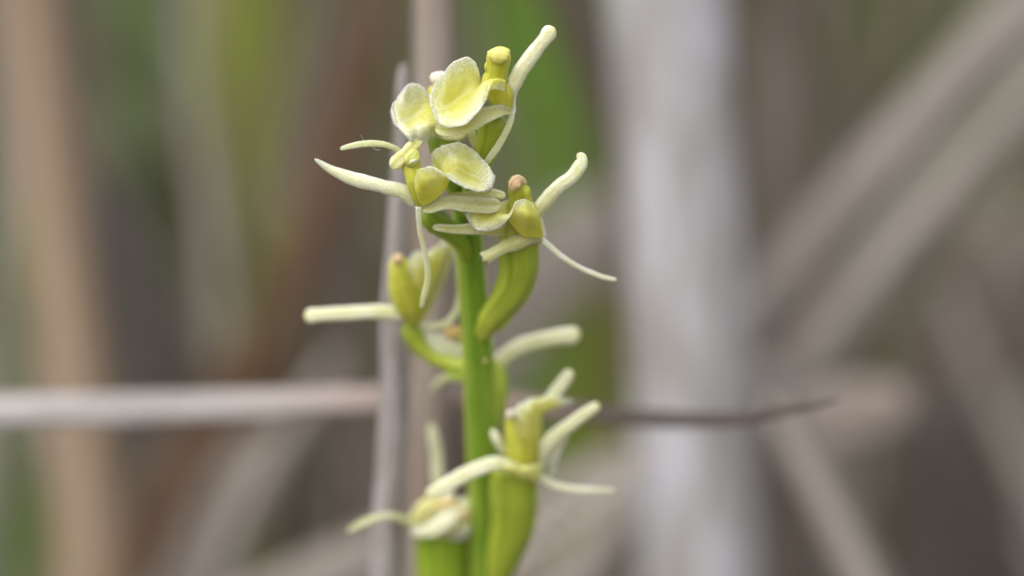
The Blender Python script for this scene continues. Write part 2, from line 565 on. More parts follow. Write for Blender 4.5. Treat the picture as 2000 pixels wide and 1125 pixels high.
# two stalks right behind the spike
stalk('reed_stalk', 'thin weathered grey reed stalk with broken top, just left of the orchid stem', 'reed',
      [(787, 134, 18, 7), (786, 150, 18, 12), (785, 185, 18, 14), (783, 300, 18, 17), (778, 420, 18, 21), (775, 520, 18, 24), (769, 640, 18, 26), (771, 760, 18, 29), (766, 900, 18, 30), (761, 1000, 18, 32), (754, 1140, 18, 33)], M['near_grey'], n=140, m=24,
      ragged=9e-4, ends=(False, False), wob=.09)
stalk('reed_stalk', 'pinkish tan reed stalk directly behind the flower spike', 'reed',
      [(850, -40, 30, 42), (846, 300, 30, 41), (842, 600, 30, 40), (836, 900, 30, 42), (838, 1140, 30, 44)], M['pink'], top=.25, n=90, m=24)
# the blade across
stalk('dead_leaf', 'long dead grass blade lying across, weathered grey at its base and brown at its tip', 'dead leaf',
      [(1642, 780, 20, 2), (1560, 797, 22, 9), (1430, 818, 25, 15), (1250, 815, 29, 19), (1080, 797, 32, 22), (900, 780, 34, 27), (720, 777, 36, 29), (500, 786, 37, 33), (250, 795, 38, 36), (-10, 799, 39, 36), (-260, 810, 42, 36)],
      M['blade'], flat=.35, n=110, m=18, vertical=False, twist=.5, fold=.15)
# big pale reed
stalk('reed_stalk', 'thick pale lavender grey reed stalk to the right of the orchid', 'reed',
      [(1302, -60, 76, 112), (1315, 200, 76, 113), (1335, 560, 76, 116), (1352, 850, 76, 117), (1365, 1160, 76, 118)], M['pale'], wob=.10, top=.4, n=110, m=28)
stalk('reed_stalk', 'broad tan reed stalk near the left edge of the picture', 'reed',
      [(58, -40, 95, 62), (95, 300, 95, 66), (130, 600, 95, 70), (165, 900, 95, 74), (185, 1160, 95, 78)], M['tan'], top=.4, n=80, m=20)
# leaning reeds on the right
stalk('leaning_reed', 'upper of two grey dead reeds leaning diagonally at the right', 'reed',
      [(2080, -60, 105, 55), (1900, 120, 100, 56), (1700, 345, 95, 55), (1560, 510, 92, 52), (1470, 640, 90, 44)], M['grey'], top=.2, n=70, m=18)
stalk('leaning_reed', 'lower of two grey dead reeds leaning diagonally at the right', 'reed',
      [(2120, 60, 135, 40), (1930, 270, 130, 44), (1780, 440, 125, 48), (1640, 640, 120, 52), (1540, 800, 118, 55)], M['grey'], top=.2, n=70, m=18)
stalk('leaning_reed', 'short pale reed piece slanting down to the right below the leaning reeds', 'reed',
      [(1470, 700, 88, 55), (1530, 830, 88, 55), (1600, 980, 88, 56), (1670, 1130, 88, 56)], M['grey'], n=60, m=18)
stalk('dead_leaf', 'curled pale brown dead leaf lying across the leaning reeds', 'dead leaf',
      [(1780, 790, 92, 30), (1700, 795, 92, 60), (1620, 815, 90, 62), (1540, 850, 90, 48), (1450, 900, 90, 24)], M['pink'], flat=.2, n=50, vertical=False)
# brown and green behind
stalk('reed_stalk', 'dull brown reed stalk between the pale reed and the leaning reeds', 'reed',
      [(1545, -40, 170, 85), (1540, 250, 170, 85), (1530, 600, 170, 80), (1525, 900, 170, 78)], M['umber'], top=.3, n=60)
stalk('dead_stalk', 'dark brown stem leaning beside the pale reed', 'stem',
      [(1080, -60, 95, 34), (1125, 60, 95, 36), (1175, 200, 95, 34), (1215, 380, 95, 30), (1240, 700, 95, 28)], M['brown'], top=.2, n=60)
stalk('dead_stalk', 'short dark brown strip added for the darkness between the pinkish reed and the orchid stem', 'stem',
      [(902, 742, 40, 4), (890, 800, 40, 18), (886, 900, 40, 24), (888, 1020, 40, 26), (892, 1150, 40, 26)], M['brown'], n=50)  # dark strip added to paint the darkness between reed and stem
stalk('green_leaf', 'broad bright green leaf blade behind the topmost flower', 'leaf',
      [(1020, -60, 190, 100), (1060, 120, 190, 115), (1085, 300, 190, 85), (1080, 480, 190, 60), (1080, 900, 190, 50)], M['green'], flat=.14, top=.2, n=50, twist=.3)
stalk('green_leaf', 'yellowish green leaf blade among the brown reeds on the left', 'leaf',
      [(455, -60, 235, 90), (490, 150, 235, 95), (505, 330, 235, 75), (500, 480, 235, 44), (490, 900, 235, 24)], M['olive'], flat=.14, top=.2, n=50, twist=.3)
stalk('green_leaf', 'dim green leaf blade standing between the tan reed and the yellowish leaf', 'leaf',
      [(275, -60, 180, 80), (275, 150, 180, 75), (265, 400, 180, 50), (270, 900, 220, 40)], M['sage'], flat=.14, top=.2, n=50, twist=-.4)
stalk('grey_leaf', 'grey brown leaf blade leaning to the right beside the yellowish green leaf', 'leaf',
      [(340, -60, 240, 40), (400, 200, 240, 45), (470, 420, 240, 42), (545, 620, 240, 34), (640, 980, 240, 26)], M['umber'], flat=.2, top=.15, n=50)
stalk('rusty_leaf', 'rusty brown dead leaf leaning to the left above the long blade', 'dead leaf',
      [(740, -60, 118, 34), (690, 180, 118, 48), (610, 430, 118, 50), (545, 620, 118, 44), (480, 900, 118, 34)], M['rust'], flat=.2, top=.1, n=50)
stalk('rusty_leaf', 'rusty brown dead leaf standing low beside the tan reed', 'dead leaf',
      [(470, 640, 112, 16), (420, 800, 112, 40), (350, 960, 112, 56), (300, 1160, 112, 60)], M['rust'], flat=.2, n=50)
stalk('brown_leaf', 'grey brown leaf blade just left of the broken thin reed', 'leaf',
      [(640, 60, 130, 30), (665, 300, 130, 48), (680, 600, 130, 56), (690, 900, 130, 58), (700, 1160, 130, 56)], M['umber'], flat=.2, n=50)
stalk('shade_sheet', 'dark sheet added for the shaded gap right of the tan reed', 'dead leaf',
      [(205, 330, 125, 30), (240, 540, 125, 85), (300, 760, 125, 100), (310, 1000, 125, 80)], M['dark'], flat=.2, n=50)  # added dark sheet, coloured as the shade between the reeds
stalk('pale_leaf', 'small grey dead leaf curling below the long blade', 'dead leaf',
      [(540, 850, 110, 20), (490, 920, 110, 58), (440, 1010, 110, 66), (380, 1110, 110, 50)], M['grey'], flat=.2, n=40)
stalk('pale_leaf', 'pale leaf strip lying diagonally at the bottom left of the thin grey reed', 'dead leaf',
      [(800, 1040, 80, 40), (700, 1090, 80, 46), (560, 1150, 80, 46), (420, 1210, 80, 40)], M['grey'], flat=.25, n=40)
stalk('pale_leaf', 'grey leaf strip lying diagonally between the orchid and the pale reed', 'dead leaf',
      [(1260, 900, 85, 46), (1140, 960, 85, 52), (1000, 1040, 85, 52), (860, 1120, 85, 46)], M['grey'], flat=.25, n=40)
stalk('pale_leaf', 'wide grey dead leaf hanging behind the right hand flower', 'dead leaf',
      [(1230, 400, 140, 60), (1130, 480, 140, 90), (1040, 580, 140, 80), (960, 700, 140, 60)], M['grey'], flat=.2, n=40)
stalk('pale_leaf', 'wide brown dead leaf leaning at the right edge of the picture', 'dead leaf',
      [(2080, 440, 180, 80), (1960, 560, 180, 130), (1880, 700, 180, 120), (1800, 860, 180, 60)], M['umber'], flat=.2, n=40)
stalk('shade_sheet', 'dark sheet added for the shaded ground below the leaning reeds', 'dead leaf',
      [(1830, 770, 170, 60), (1850, 880, 170, 130), (1860, 1010, 170, 160), (1860, 1180, 170, 160)], M['dark'], flat=.2, n=40)  # added dark sheet, the dim ground behind painted as its colour
stalk('green_leaf', 'green leaf tip low at the bottom left corner', 'leaf',
      [(-20, 840, 190, 20), (0, 960, 190, 50), (10, 1060, 190, 60), (20, 1180, 190, 60)], M['green'], flat=.2, n=40)
stalk('green_leaf', 'dim green leaf blade low between the orchid and the pale reed', 'leaf',
      [(1190, 460, 150, 30), (1170, 600, 150, 50), (1160, 760, 150, 60), (1150, 960, 150, 60)], M['olive'], flat=.2, n=40)
stalk('pale_stalk', 'thin pale grey stalk at the far left edge', 'reed',
      [(10, -60, 130, 34), (15, 200, 130, 36), (5, 420, 130, 36), (-20, 700, 130, 36)], M['grey'], n=40, top=.2)

M['straw'] = mat_reed('straw', (.26, .22, .18, 1), (.38, .34, .29, 1), (.50, .46, .42, 1), 2.0, lz=20)
for (lab, pts, mk) in (
    ('pale thin straw leaning left of the tan reed', [(18, -60, 115, 16), (40, 300, 115, 19), (30, 640, 115, 20), (10, 960, 115, 20)], 'sage'),
    ('thin olive straw leaning right just beside the top of the tan reed', [(150, -60, 135, 18), (190, 200, 135, 22), (225, 420, 135, 24), (270, 700, 135, 24)], 'umber'),
    ('grey green straw standing behind the dead leaf blade, left of the yellowish leaf', [(365, -60, 125, 15), (380, 220, 125, 18), (420, 480, 125, 20), (440, 760, 125, 20)], 'straw'),
    ('brown straw leaning left between the yellowish leaf and the thin broken reed', [(610, -60, 120, 20), (590, 220, 120, 22), (560, 460, 120, 24), (545, 800, 120, 24)], 'umber'),
    ('pale straw crossing low behind the dead leaf blade at the left', [(660, 690, 105, 14), (560, 850, 105, 18), (470, 1000, 105, 20), (420, 1140, 105, 20)], 'straw'),
    ('short pale straw slanting down in the lower left corner', [(330, 860, 120, 14), (300, 980, 120, 18), (255, 1130, 120, 20)], 'tan'),
    ('narrow pale straw leaning between the two diagonal reeds', [(2060, 120, 90, 14), (1880, 330, 90, 17), (1690, 560, 90, 19), (1540, 740, 90, 19)], 'straw'),
    ('narrow brown straw leaning above the diagonal reeds', [(1800, -60, 110, 16), (1720, 150, 110, 18), (1620, 400, 110, 20), (1520, 660, 110, 20)], 'umber'),
    ('narrow pale straw rising steeply beside the thick pale reed', [(1475, -60, 105, 15), (1470, 250, 105, 18), (1490, 560, 105, 20), (1510, 900, 105, 20)], 'umber'),
    ('pale straw slanting down to the bottom right below the dark twig tip', [(1500, 780, 70, 18), (1575, 920, 70, 24), (1640, 1040, 70, 27), (1690, 1150, 70, 28)], 'straw'),
    ('brown straw slanting at the lower right edge', [(1840, 560, 120, 16), (1910, 720, 120, 20), (1990, 900, 120, 22)], 'straw'),
    ('grey straw crossing low behind the lower right flower', [(1280, 880, 70, 12), (1150, 990, 70, 16), (1040, 1070, 70, 18), (950, 1140, 70, 18)], 'straw'),
):
    stalk('straw', lab, 'straw', pts, M[mk], flat=.6, n=44, m=14, top=.12 if pts[0][1] < 0 else 0., group='straws among the reeds')

# ------------------------------------------------------------------ the orchid
def ap(px, py, d=0.):
    """pixel and depth in pixels (0 = plane of focus at py 350) -> world; the plant stands upright"""
    return at(px, py, (d + 35.) * U + (py - 350.) * U * (TP + (.32 if py > 350 else 0.)))


ORCH_FOOT = None
stem_pts = [(897, 330, 118, 18), (905, 400, 122, 24), (918, 470, 125, 27), (927, 590, 122, 29), (936, 700, 120, 32), (942, 850, 120, 33), (950, 1000, 120, 35), (955, 1140, 122, 37)]
SW = [ap(a, b, c) for a, b, c, r in stem_pts]
SR = [r * U for a, b, c, r in stem_pts]
v = unit(SW[-1] - SW[-2]); v = unit(v * np.array([.6, .6, 1]))
L = (SW[-1][2] + .003) / -v[2]
for f in [q / 12 for q in range(1, 13)]:
    SW.append(SW[-1] + 0 * v if False else ap(*stem_pts[-1][:3]) + v * L * f); SR.append(SR[len(stem_pts) - 1] * (1 + .25 * f))
foot = SW[-1] + np.array([0, 0, .003])
orchid = empty('orchid', foot)
tag(orchid, 'pale yellow green fen orchid flower spike with twisted spidery petals on a bright green stem', 'orchid')

vs, fs, at_ = tube_data(SW[::-1], SR[::-1], 190, 40, .95, .12, 0, (5, .12), .025, (False, True), 5)
build('stem', vs, fs, M_stem, orchid, SW[0], at_)
for sx in (-1, 1):
    bw = [foot + np.array([sx * a, -.004 * sx, z]) for a, z in ((0, .002), (.010, .018), (.020, .040), (.032, .062), (.040, .078))]
    vs, fs, at_ = tube_data(bw, [.003, .008, .0115, .008, .001], 40, 20, .12, .7 * sx, 0, None, .03, (True, True), 31 + sx, fold=.35)
    build('basal_leaf', vs, fs, M_basal, orchid, bw[0], at_)


def strip(name, fl, pts, mat, flat=.6, groove=.35, n=56, m=20, twist=0., ends=(False, True), seed=None, ragged=0., ridges=None, wob=.07, fold=0.):
    W = [ap(p[0], p[1], p[2]) for p in pts]
    R = [p[3] * U for p in pts]
    vs, fs, a_ = tube_data(W, R, n, m, flat, twist, groove, ridges, wob, ends, seed if seed is not None else len(bpy.data.objects), ragged, None, fold)
    return build(name, vs, fs, mat, fl, W[0], a_)


def lip(fl, rows, mat, name='lip', nu=56, nv=64, thick=4.2, seed=0, ruf=1.0):
    rg = np.random.default_rng(seed)
    N = np.array(rows, float)                    # nv0 x nu0 x 3 (px, py, depth px)
    A = np.stack([catmull(N[i], nu) for i in range(len(N))])          # rows along u
    G = np.stack([catmull(A[:, j], nv) for j in range(nu)], 1)        # nv x nu x 3
    u = np.linspace(0, 1, nu)[None, :]; w = np.linspace(0, 1, nv)[:, None]
    du = np.minimum(u, 1 - u) * 2 + 0 * w
    dv = (1 - w) * 1.9 + 0 * u
    edge = np.clip(np.minimum(du, dv), 0, 1)
    mid = np.abs(u - .5) * 2 + 0 * w
    # crenulate, slightly wavy rim
    ph = rg.random(6) * 6.28
    wav = sum(np.sin(w * f * 6.28 + u * 2.2 + ph[i]) / (i + 1.5) for i, f in enumerate((2.1, 3.7, 6.3)))
    G[..., 2] += ruf * 6.0 * wav * np.clip(1 - edge * 1.6, 0, 1)
    G[..., 1] += ruf * 2.0 * wav * np.clip(1 - edge * 2.2, 0, 1)
    rim = np.clip(1 - edge * 9, 0, 1)
    G[..., :2] += rg.normal(0, .55, G[..., :2].shape) * rim[..., None]
    bumps = rg.normal(0, .22, G.shape[:2]) * (0.25 + np.clip(1 - edge * 2.2, 0, 1))
    P = np.array([ap(*q) for q in G.reshape(-1, 3)]).reshape(nv, nu, 3)
    n = unit(np.cross(np.gradient(P, axis=1), np.gradient(P, axis=0)))
    th = (thick * (.45 + .55 * np.clip(edge * 3, 0, 1)))[..., None] * U
    F0 = P + n * (th / 2 + bumps[..., None] * U)
    F1 = P - n * (th / 2 - bumps[..., None] * U)
    K = nv * nu
    verts = np.vstack([F0.reshape(-1, 3), F1.reshape(-1, 3)])
    q = lambda i, j: i * nu + j
    faces = []
    for i in range(nv - 1):
        for j in range(nu - 1):
            faces.append((q(i, j), q(i, j + 1), q(i + 1, j + 1), q(i + 1, j)))
            faces.append((K + q(i, j), K + q(i + 1, j), K + q(i + 1, j + 1), K + q(i, j + 1)))
    bd = [(0, j) for j in range(nu)] + [(i, nu - 1) for i in range(1, nv)] + [(nv - 1, j) for j in range(nu - 2, -1, -1)] + [(i, 0) for i in range(nv - 2, 0, -1)]
    for a, b in zip(bd, bd[1:] + bd[:1]):
        faces.append((q(*b), q(*a), K + q(*a), K + q(*b)))
    e2 = np.concatenate([edge.ravel()] * 2); m2 = np.concatenate([mid.ravel()] * 2)
    return build(name, verts, faces, mat, fl, ap(*N[0][2]), {'edge': ('FLOAT', e2), 'mid': ('FLOAT', m2), 'v': ('FLOAT', np.tile((w + 0 * u).ravel(), 2))})


def flower(px, py, d, label=None):
    f = empty('flower', ap(px, py, d), orchid)
    if label: f['label'] = label
    return f


sp = [ap(945, 703, 84), ap(951, 706, 84)]
vs, fs, at_ = tube_data(sp, [5 * U, 5 * U], 16, 14, .6, 0, 0, None, .05, (True, True), 9)
build('lenticel', vs, fs, M_cap_o, orchid, sp[0], at_)['label'] = 'orange spot on the stem'

# --- A: topmost flower, on the right
f = flower(962, 235, 30, 'topmost flower facing left with its lip spread towards the lens')
strip('ovary', f, [(908, 420, 110, 15), (925, 360, 85, 18), (945, 310, 60, 20), (958, 270, 40, 26), (963, 238, 28, 29), (966, 222, 22, 27)], M_ov, .9, 0, 60, 36, ridges=(6, .07), wob=.03)
strip('column', f, [(986, 222, 8, 15), (978, 190, 12, 25), (966, 163, 12, 26), (970, 142, 6, 22), (973, 120, 0, 24), (974, 104, -2, 23), (973, 94, -6, 19)], M_col, .75, .1, 60, 28, wob=.05)
strip('anther_cap', f, [(969, 125, -16, 9), (971, 114, -20, 19), (974, 102, -17, 22), (974, 91, -8, 18)], M_cap, .4, 0, 30, 24, ends=(True, True), wob=.1, twist=.15)
lip(f, [
    [(986, 178, -46), (988, 159, -30), (993, 207, -4), (968, 195, 26), (955, 176, 36)],
    [(958, 177, -66), (969, 156, -46), (972, 207, -8), (950, 190, 30), (938, 163, 34)],
    [(948, 196, -86), (945, 163, -48), (934, 180, 2), (930, 156, 20), (934, 136, 14)],
    [(934, 218, -96), (920, 202, -58), (904, 190, 2), (905, 152, 10), (915, 112, -2)],
    [(908, 243, -96), (899, 224, -66), (882, 204, -14), (876, 168, -14), (884, 122, -14)],
    [(874, 247, -84), (869, 232, -70), (861, 213, -48), (853, 190, -32), (852, 160, -26)],
    [(852, 238, -70), (848, 228, -62), (843, 215, -54), (840, 204, -46), (838, 193, -38)]], M_lip, seed=1)
strip('sepal', f, [(1000, 222, 12, 8), (998, 190, 12, 11), (1003, 165, 8, 15), (1030, 120, 0, 15), (1058, 83, -4, 14), (1072, 65, -4, 16), (1083, 54, -4, 13)], M_sep, .5, .6, fold=.4)
strip('sepal', f, [(998, 218, -2, 6), (975, 216, -24, 12), (940, 228, -45, 17), (905, 243, -50, 19), (872, 252, -44, 15), (850, 252, -38, 8)], M_sep_y, .25, .2, fold=-.35)
strip('petal', f, [(1000, 216, 8, 6), (996, 240, 2, 6.5), (983, 268, -2, 7), (965, 297, 0, 7), (948, 320, 8, 6)], M_pet, .6, .2)

strip('column_wing', f, [(956, 116, 2, 3), (951, 127, 0, 5), (953, 139, 2, 5), (959, 150, 4, 3)], M_col, .7, 0, 20, 14, ends=(True, True))

# --- A2: flower behind on the left
f = flower(868, 262, 80, 'upper left flower with frosted lip hanging behind the topmost one')
strip('ovary', f, [(895, 400, 125, 15), (885, 350, 118, 20), (872, 305, 105, 30), (868, 270, 90, 34), (866, 250, 84, 32)], M_ov_g, .9, 0, 50, 30, ridges=(6, .07))
strip('column', f, [(866, 255, 84, 18), (858, 215, 90, 17), (850, 185, 95, 15), (848, 165, 96, 12)], M_col, .8, 0, 40, 20, wob=.04)
strip('anther_cap', f, [(842, 158, 84, 8), (850, 154, 80, 13), (862, 147, 84, 10), (868, 140, 88, 5)], M_cap_p, .8, 0, 24, 18, ends=(True, True))
lip(f, [
    [(866, 255, 60), (866, 238, 50), (860, 217, 70), (852, 197, 90), (846, 186, 95)],
    [(852, 263, 48), (848, 241, 30), (840, 212, 68), (837, 195, 80), (836, 182, 80)],
    [(836, 272, 32), (830, 245, 24), (822, 220, 64), (823, 192, 76), (824, 167, 74)],
    [(816, 280, 18), (812, 252, 22), (806, 229, 54), (799, 196, 60), (804, 163, 58)],
    [(800, 275, 12), (795, 259, 10), (788, 238, 34), (781, 205, 50), (785, 178, 58)],
    [(785, 258, 22), (781, 250, 22), (776, 238, 28), (768, 215, 40), (769, 199, 46)],
    [(771, 245, 28), (768, 240, 28), (765, 231, 30), (763, 222, 36), (763, 213, 42)]], M_lip_pale, seed=2)
strip('petal', f, [(792, 306, 40, 5), (775, 292, 32, 5.5), (753, 283, 26, 6), (725, 280, 22, 6.5), (692, 284, 20, 6), (664, 291, 18, 4)], M_pet, .6, .2)
strip('sepal', f, [(832, 258, 50, 9), (812, 280, 20, 12), (792, 300, 0, 13), (776, 316, -10, 14), (764, 329, -14, 10)], M_sep_y, .75, .45)
strip('sepal', f, [(908, 240, 60, 7), (915, 252, 52, 10), (925, 275, 56, 8), (934, 296, 62, 5)], M_pet, .6, .3)
strip('sepal', f, [(850, 262, 66, 8), (878, 262, 56, 14), (900, 260, 50, 14), (912, 256, 50, 8)], M_sep_y, .6, .3)

# --- B: centre left flower, the sharpest
f = flower(822, 405, -5, 'centre left flower with its folded lip turned to the right')
strip('ovary', f, [(912, 500, 110, 15), (896, 470, 95, 18), (870, 446, 70, 22), (848, 430, 40, 24), (834, 416, 14, 17)], M_ov_g, .9, 0, 50, 30, ridges=(6, .06))
strip('column', f, [(824, 406, 2, 10), (820, 382, -4, 17), (811, 352, -2, 18), (804, 330, 0, 18), (803, 316, 2, 19), (805, 306, 4, 17), (807, 299, 6, 12)], M_col, .8, .15, 60, 28, wob=.05, ends=(False, True))
strip('anther_cap', f, [(799, 327, -12, 8), (802, 316, -13, 14), (808, 304, -9, 14), (816, 294, -2, 7)], M_cap_g, .38, .25, 28, 22, ends=(True, True), wob=.08, seed=3)
strip('hood_glint', f, [(798, 320, -19, 1.5), (805, 315, -20, 3), (813, 314, -17, 3.2), (819, 316, -10, 1.5)], M_glint, .4, .1, 18, 14, ends=(True, True), wob=.12, seed=2)  # pale sliver shaped and coloured as the white glint on the hood
lip(f, [
    [(810, 352, -22), (814, 378, -42), (827, 402, -16), (850, 385, 26), (848, 352, 44)],
    [(817, 332, -50), (829, 364, -58), (852, 386, -30), (862, 352, 36), (843, 314, 46)],
    [(840, 327, -78), (856, 354, -70), (870, 366, -20), (868, 322, 36), (849, 292, 36)],
    [(868, 340, -98), (877, 340, -54), (888, 330, 4), (888, 308, 26), (882, 279, 22)],
    [(898, 362, -100), (906, 355, -62), (918, 343, -6), (918, 316, 14), (918, 289, 6)],
    [(929, 374, -88), (934, 366, -70), (941, 352, -28), (945, 334, -18), (946, 313, -16)],
    [(956, 373, -66), (960, 367, -60), (964, 358, -52), (966, 350, -46), (967, 342, -40)]], M_lip, seed=3)
strip('sepal', f, [(822, 404, 0, 9), (808, 390, 0, 15), (785, 374, -2, 15), (745, 363, -4, 14), (695, 351, -4, 14), (650, 333, -2, 9), (614, 310, 0, 3)], M_sep, .4, .5, fold=.45)
strip('sepal', f, [(826, 408, -10, 7), (842, 404, -20, 13), (868, 396, -28, 14), (905, 397, -34, 15), (945, 399, -38, 17), (966, 399, -38, 15), (980, 399, -38, 8)], M_sep_y, .22, .2, twist=(.3, -.5), fold=-.4)
strip('sepal', f, [(835, 398, 10, 8), (880, 388, 10, 10), (925, 382, -6, 10), (960, 378, -18, 10), (988, 383, -20, 6)], M_sep_y, .55, .3)
strip('petal', f, [(818, 404, -14, 6.5), (818, 425, -18, 5.5), (821, 455, -20, 5.5), (828, 485, -22, 5.5), (835, 520, -24, 6), (835, 550, -26, 6), (829, 575, -26, 6), (823, 602, -24, 4)], M_pet, .6, .25)

# --- C: right flower
f = flower(1045, 470, 10, 'right hand flower held out on a curved swollen ovary')
strip('ovary', f, [(922, 672, 124, 15), (940, 650, 104, 19), (960, 622, 82, 24), (984, 594, 62, 29), (1004, 560, 44, 34), (1012, 525, 34, 37), (1013, 490, 28, 38), (1017, 460, 24, 36)], M_ov, .9, 0, 70, 40, ridges=(6, .13), wob=.03, seed=4, ends=(False, False))
strip('bract', orchid, [(955, 650, 100, 5), (975, 642, 84, 5), (990, 632, 72, 3), (1001, 622, 64, 1)], M_ov_g, .3, 0, 24, 14)
strip('column', f, [(1036, 470, 10, 20), (1022, 446, 14, 36), (1018, 412, 22, 28), (1015, 385, 20, 23), (1015, 366, 18, 22), (1016, 358, 18, 19)], M_col, .75, .1, 56, 28, wob=.05, ends=(False, True))
strip('anther_cap', f, [(1000, 376, -6, 4), (1001, 366, -8, 9), (1006, 357, -4, 13), (1013, 352, 2, 11), (1021, 354, 8, 7), (1027, 361, 10, 4)], M_cap_w, .7, .3, 30, 16, ends=(True, True), wob=.13, seed=6)
lip(f, [
    [(1044, 400, -16), (1054, 430, -34), (1058, 464, -8), (1030, 450, 30), (1012, 412, 45)],
    [(1028, 389, -40), (1034, 425, -66), (1022, 458, -30), (1002, 430, 20), (1006, 396, 40)],
    [(1008, 394, -60), (1004, 418, -62), (990, 424, -30), (986, 404, 8), (993, 391, 30)],
    [(995, 426, -70), (982, 424, -54), (968, 414, -26), (970, 404, 0), (976, 397, 18)],
    [(970, 446, -60), (958, 436, -48), (949, 421, -28), (951, 411, -8), (955, 404, 8)],
    [(936, 451, -50), (930, 441, -42), (925, 426, -30), (926, 415, -18), (928, 408, -8)],
    [(919, 442, -40), (914, 431, -36), (909, 420, -32), (906, 415, -28), (904, 411, -24)]], M_lip, seed=5)
strip('sepal', f, [(1062, 466, 8, 8), (1051, 440, 6, 12), (1047, 420, 2, 13), (1062, 395, -4, 14), (1090, 366, -10, 14), (1117, 345, -14, 14), (1132, 325, -14, 13), (1136, 310, -12, 11), (1128, 299, -10, 6)], M_sep, .5, .6, fold=.4)
strip('sepal', f, [(1062, 468, 4, 6), (1038, 466, -16, 13), (1012, 472, -26, 16), (985, 483, -30, 13), (962, 496, -34, 12), (946, 505, -36, 15)], M_sep_y, .3, .3, fold=.5, ends=(False, False), ragged=5e-4, seed=8)
strip('sepal', f, [(1020, 452, 30, 5), (975, 449, 10, 10), (930, 446, -6, 12), (885, 446, -10, 10), (860, 444, -10, 8), (845, 444, -8, 5)], M_sep_y, .3, .2, fold=-.35, twist=.4)
strip('petal', f, [(1052, 464, 6, 7), (1072, 480, 0, 6), (1100, 503, -4, 5.5), (1135, 524, -6, 5), (1175, 540, -8, 5), (1205, 547, -8, 3.5)], M_sep, .6, .2)

# --- D: left flower, further back
f = flower(800, 625, 190, 'left hand flower turned to the side, a little out of focus')
strip('ovary', f, [(918, 718, 150, 14), (885, 712, 165, 15), (850, 698, 178, 17), (822, 676, 186, 19), (806, 652, 190, 21), (798, 630, 190, 20)], M_ov, .9, 0, 50, 30, ridges=(6, .06), wob=.02)
strip('column', f, [(806, 632, 172, 16), (801, 598, 172, 31), (790, 560, 174, 33), (783, 530, 176, 27), (777, 510, 180, 19), (778, 502, 180, 14)], M_col, .8, .15, 50, 24, ends=(False, True), wob=.04)
strip('anther_cap', f, [(768, 512, 168, 6), (776, 506, 164, 10), (788, 501, 168, 7)], M_cap_w, .8, 0, 24, 18, ends=(True, True))
lip(f, [
    [(800, 560, 165), (812, 590, 165), (822, 614, 170), (830, 590, 190), (830, 560, 200)],
    [(798, 520, 160), (815, 552, 155), (834, 582, 165), (842, 552, 190), (838, 522, 200)],
    [(806, 496, 165), (825, 520, 158), (846, 545, 170), (852, 520, 190), (848, 492, 200)],
    [(832, 490, 172), (844, 502, 170), (858, 512, 176), (864, 495, 188), (862, 474, 196)],
    [(858, 478, 180), (863, 480, 180), (870, 480, 182), (876, 470, 186), (878, 458, 190)]], M_lip, seed=6)
strip('sepal', f, [(812, 624, 172, 9), (790, 615, 168, 14), (740, 608, 160, 14), (690, 611, 152, 14), (640, 614, 146, 14), (608, 616, 142, 15), (594, 616, 140, 12)], M_sep, .7, .35)
strip('sepal', f, [(822, 626, 190, 8), (838, 580, 200, 14), (858, 530, 210, 18), (870, 490, 214, 16), (880, 456, 216, 9)], M_sep_y, .5, .3)
strip('petal', f, [(806, 624, 172, 6), (835, 635, 170, 6), (866, 634, 170, 6.5), (886, 616, 174, 6.5), (896, 590, 180, 6.5), (898, 560, 186, 6), (888, 470, 190, 5)], M_pet, .6, .25)

strip('bract', orchid, [(905, 735, 140, 8), (890, 733, 150, 9), (872, 724, 160, 5), (860, 714, 166, 1.5)], M_ov_g, .3, 0, 24, 14)

# --- E: flower on the far side of the stem
f = flower(905, 700, 235, 'flower on the far side of the stem, mostly hidden by it')
strip('ovary', f, [(960, 850, 150, 13), (972, 800, 172, 14), (978, 760, 190, 14), (972, 720, 215, 13), (930, 696, 235, 12)], M_ov, .9, 0, 40, 24, ridges=(6, .06))
strip('column', f, [(930, 690, 232, 16), (905, 672, 232, 15), (886, 658, 230, 13)], M_col, .8, .1, 30, 20, wob=.04)
strip('anther_cap', f, [(902, 652, 206, 9), (884, 650, 204, 15), (866, 655, 206, 10)], M_cap_o, .8, 0, 24, 18, ends=(True, True))
lip(f, [
    [(918, 722, 225), (914, 705, 205), (912, 688, 200), (912, 672, 206), (910, 660, 214)],
    [(885, 708, 228), (880, 695, 206), (878, 682, 200), (878, 668, 204), (878, 654, 212)],
    [(852, 695, 226), (848, 684, 206), (846, 674, 202), (848, 660, 206), (850, 648, 212)],
    [(826, 676, 222), (824, 668, 212), (824, 660, 210), (826, 652, 212), (830, 645, 216)]], M_lip_pale, seed=7)
strip('sepal', f, [(930, 730, 236, 12), (968, 712, 228, 16), (1005, 683, 222, 16), (1050, 666, 216, 16), (1090, 658, 212, 16), (1122, 654, 210, 16), (1134, 653, 210, 13)], M_sep, .7, .35)
strip('sepal', f, [(822, 658, 190, 7), (848, 670, 184, 15), (878, 685, 182, 20), (915, 702, 190, 18)], M_sep, .4, .3)
strip('petal', f, [(925, 750, 236, 7), (898, 737, 240, 8), (872, 738, 244, 8), (855, 748, 246, 7), (845, 764, 248, 4)], M_pet, .6, .2)

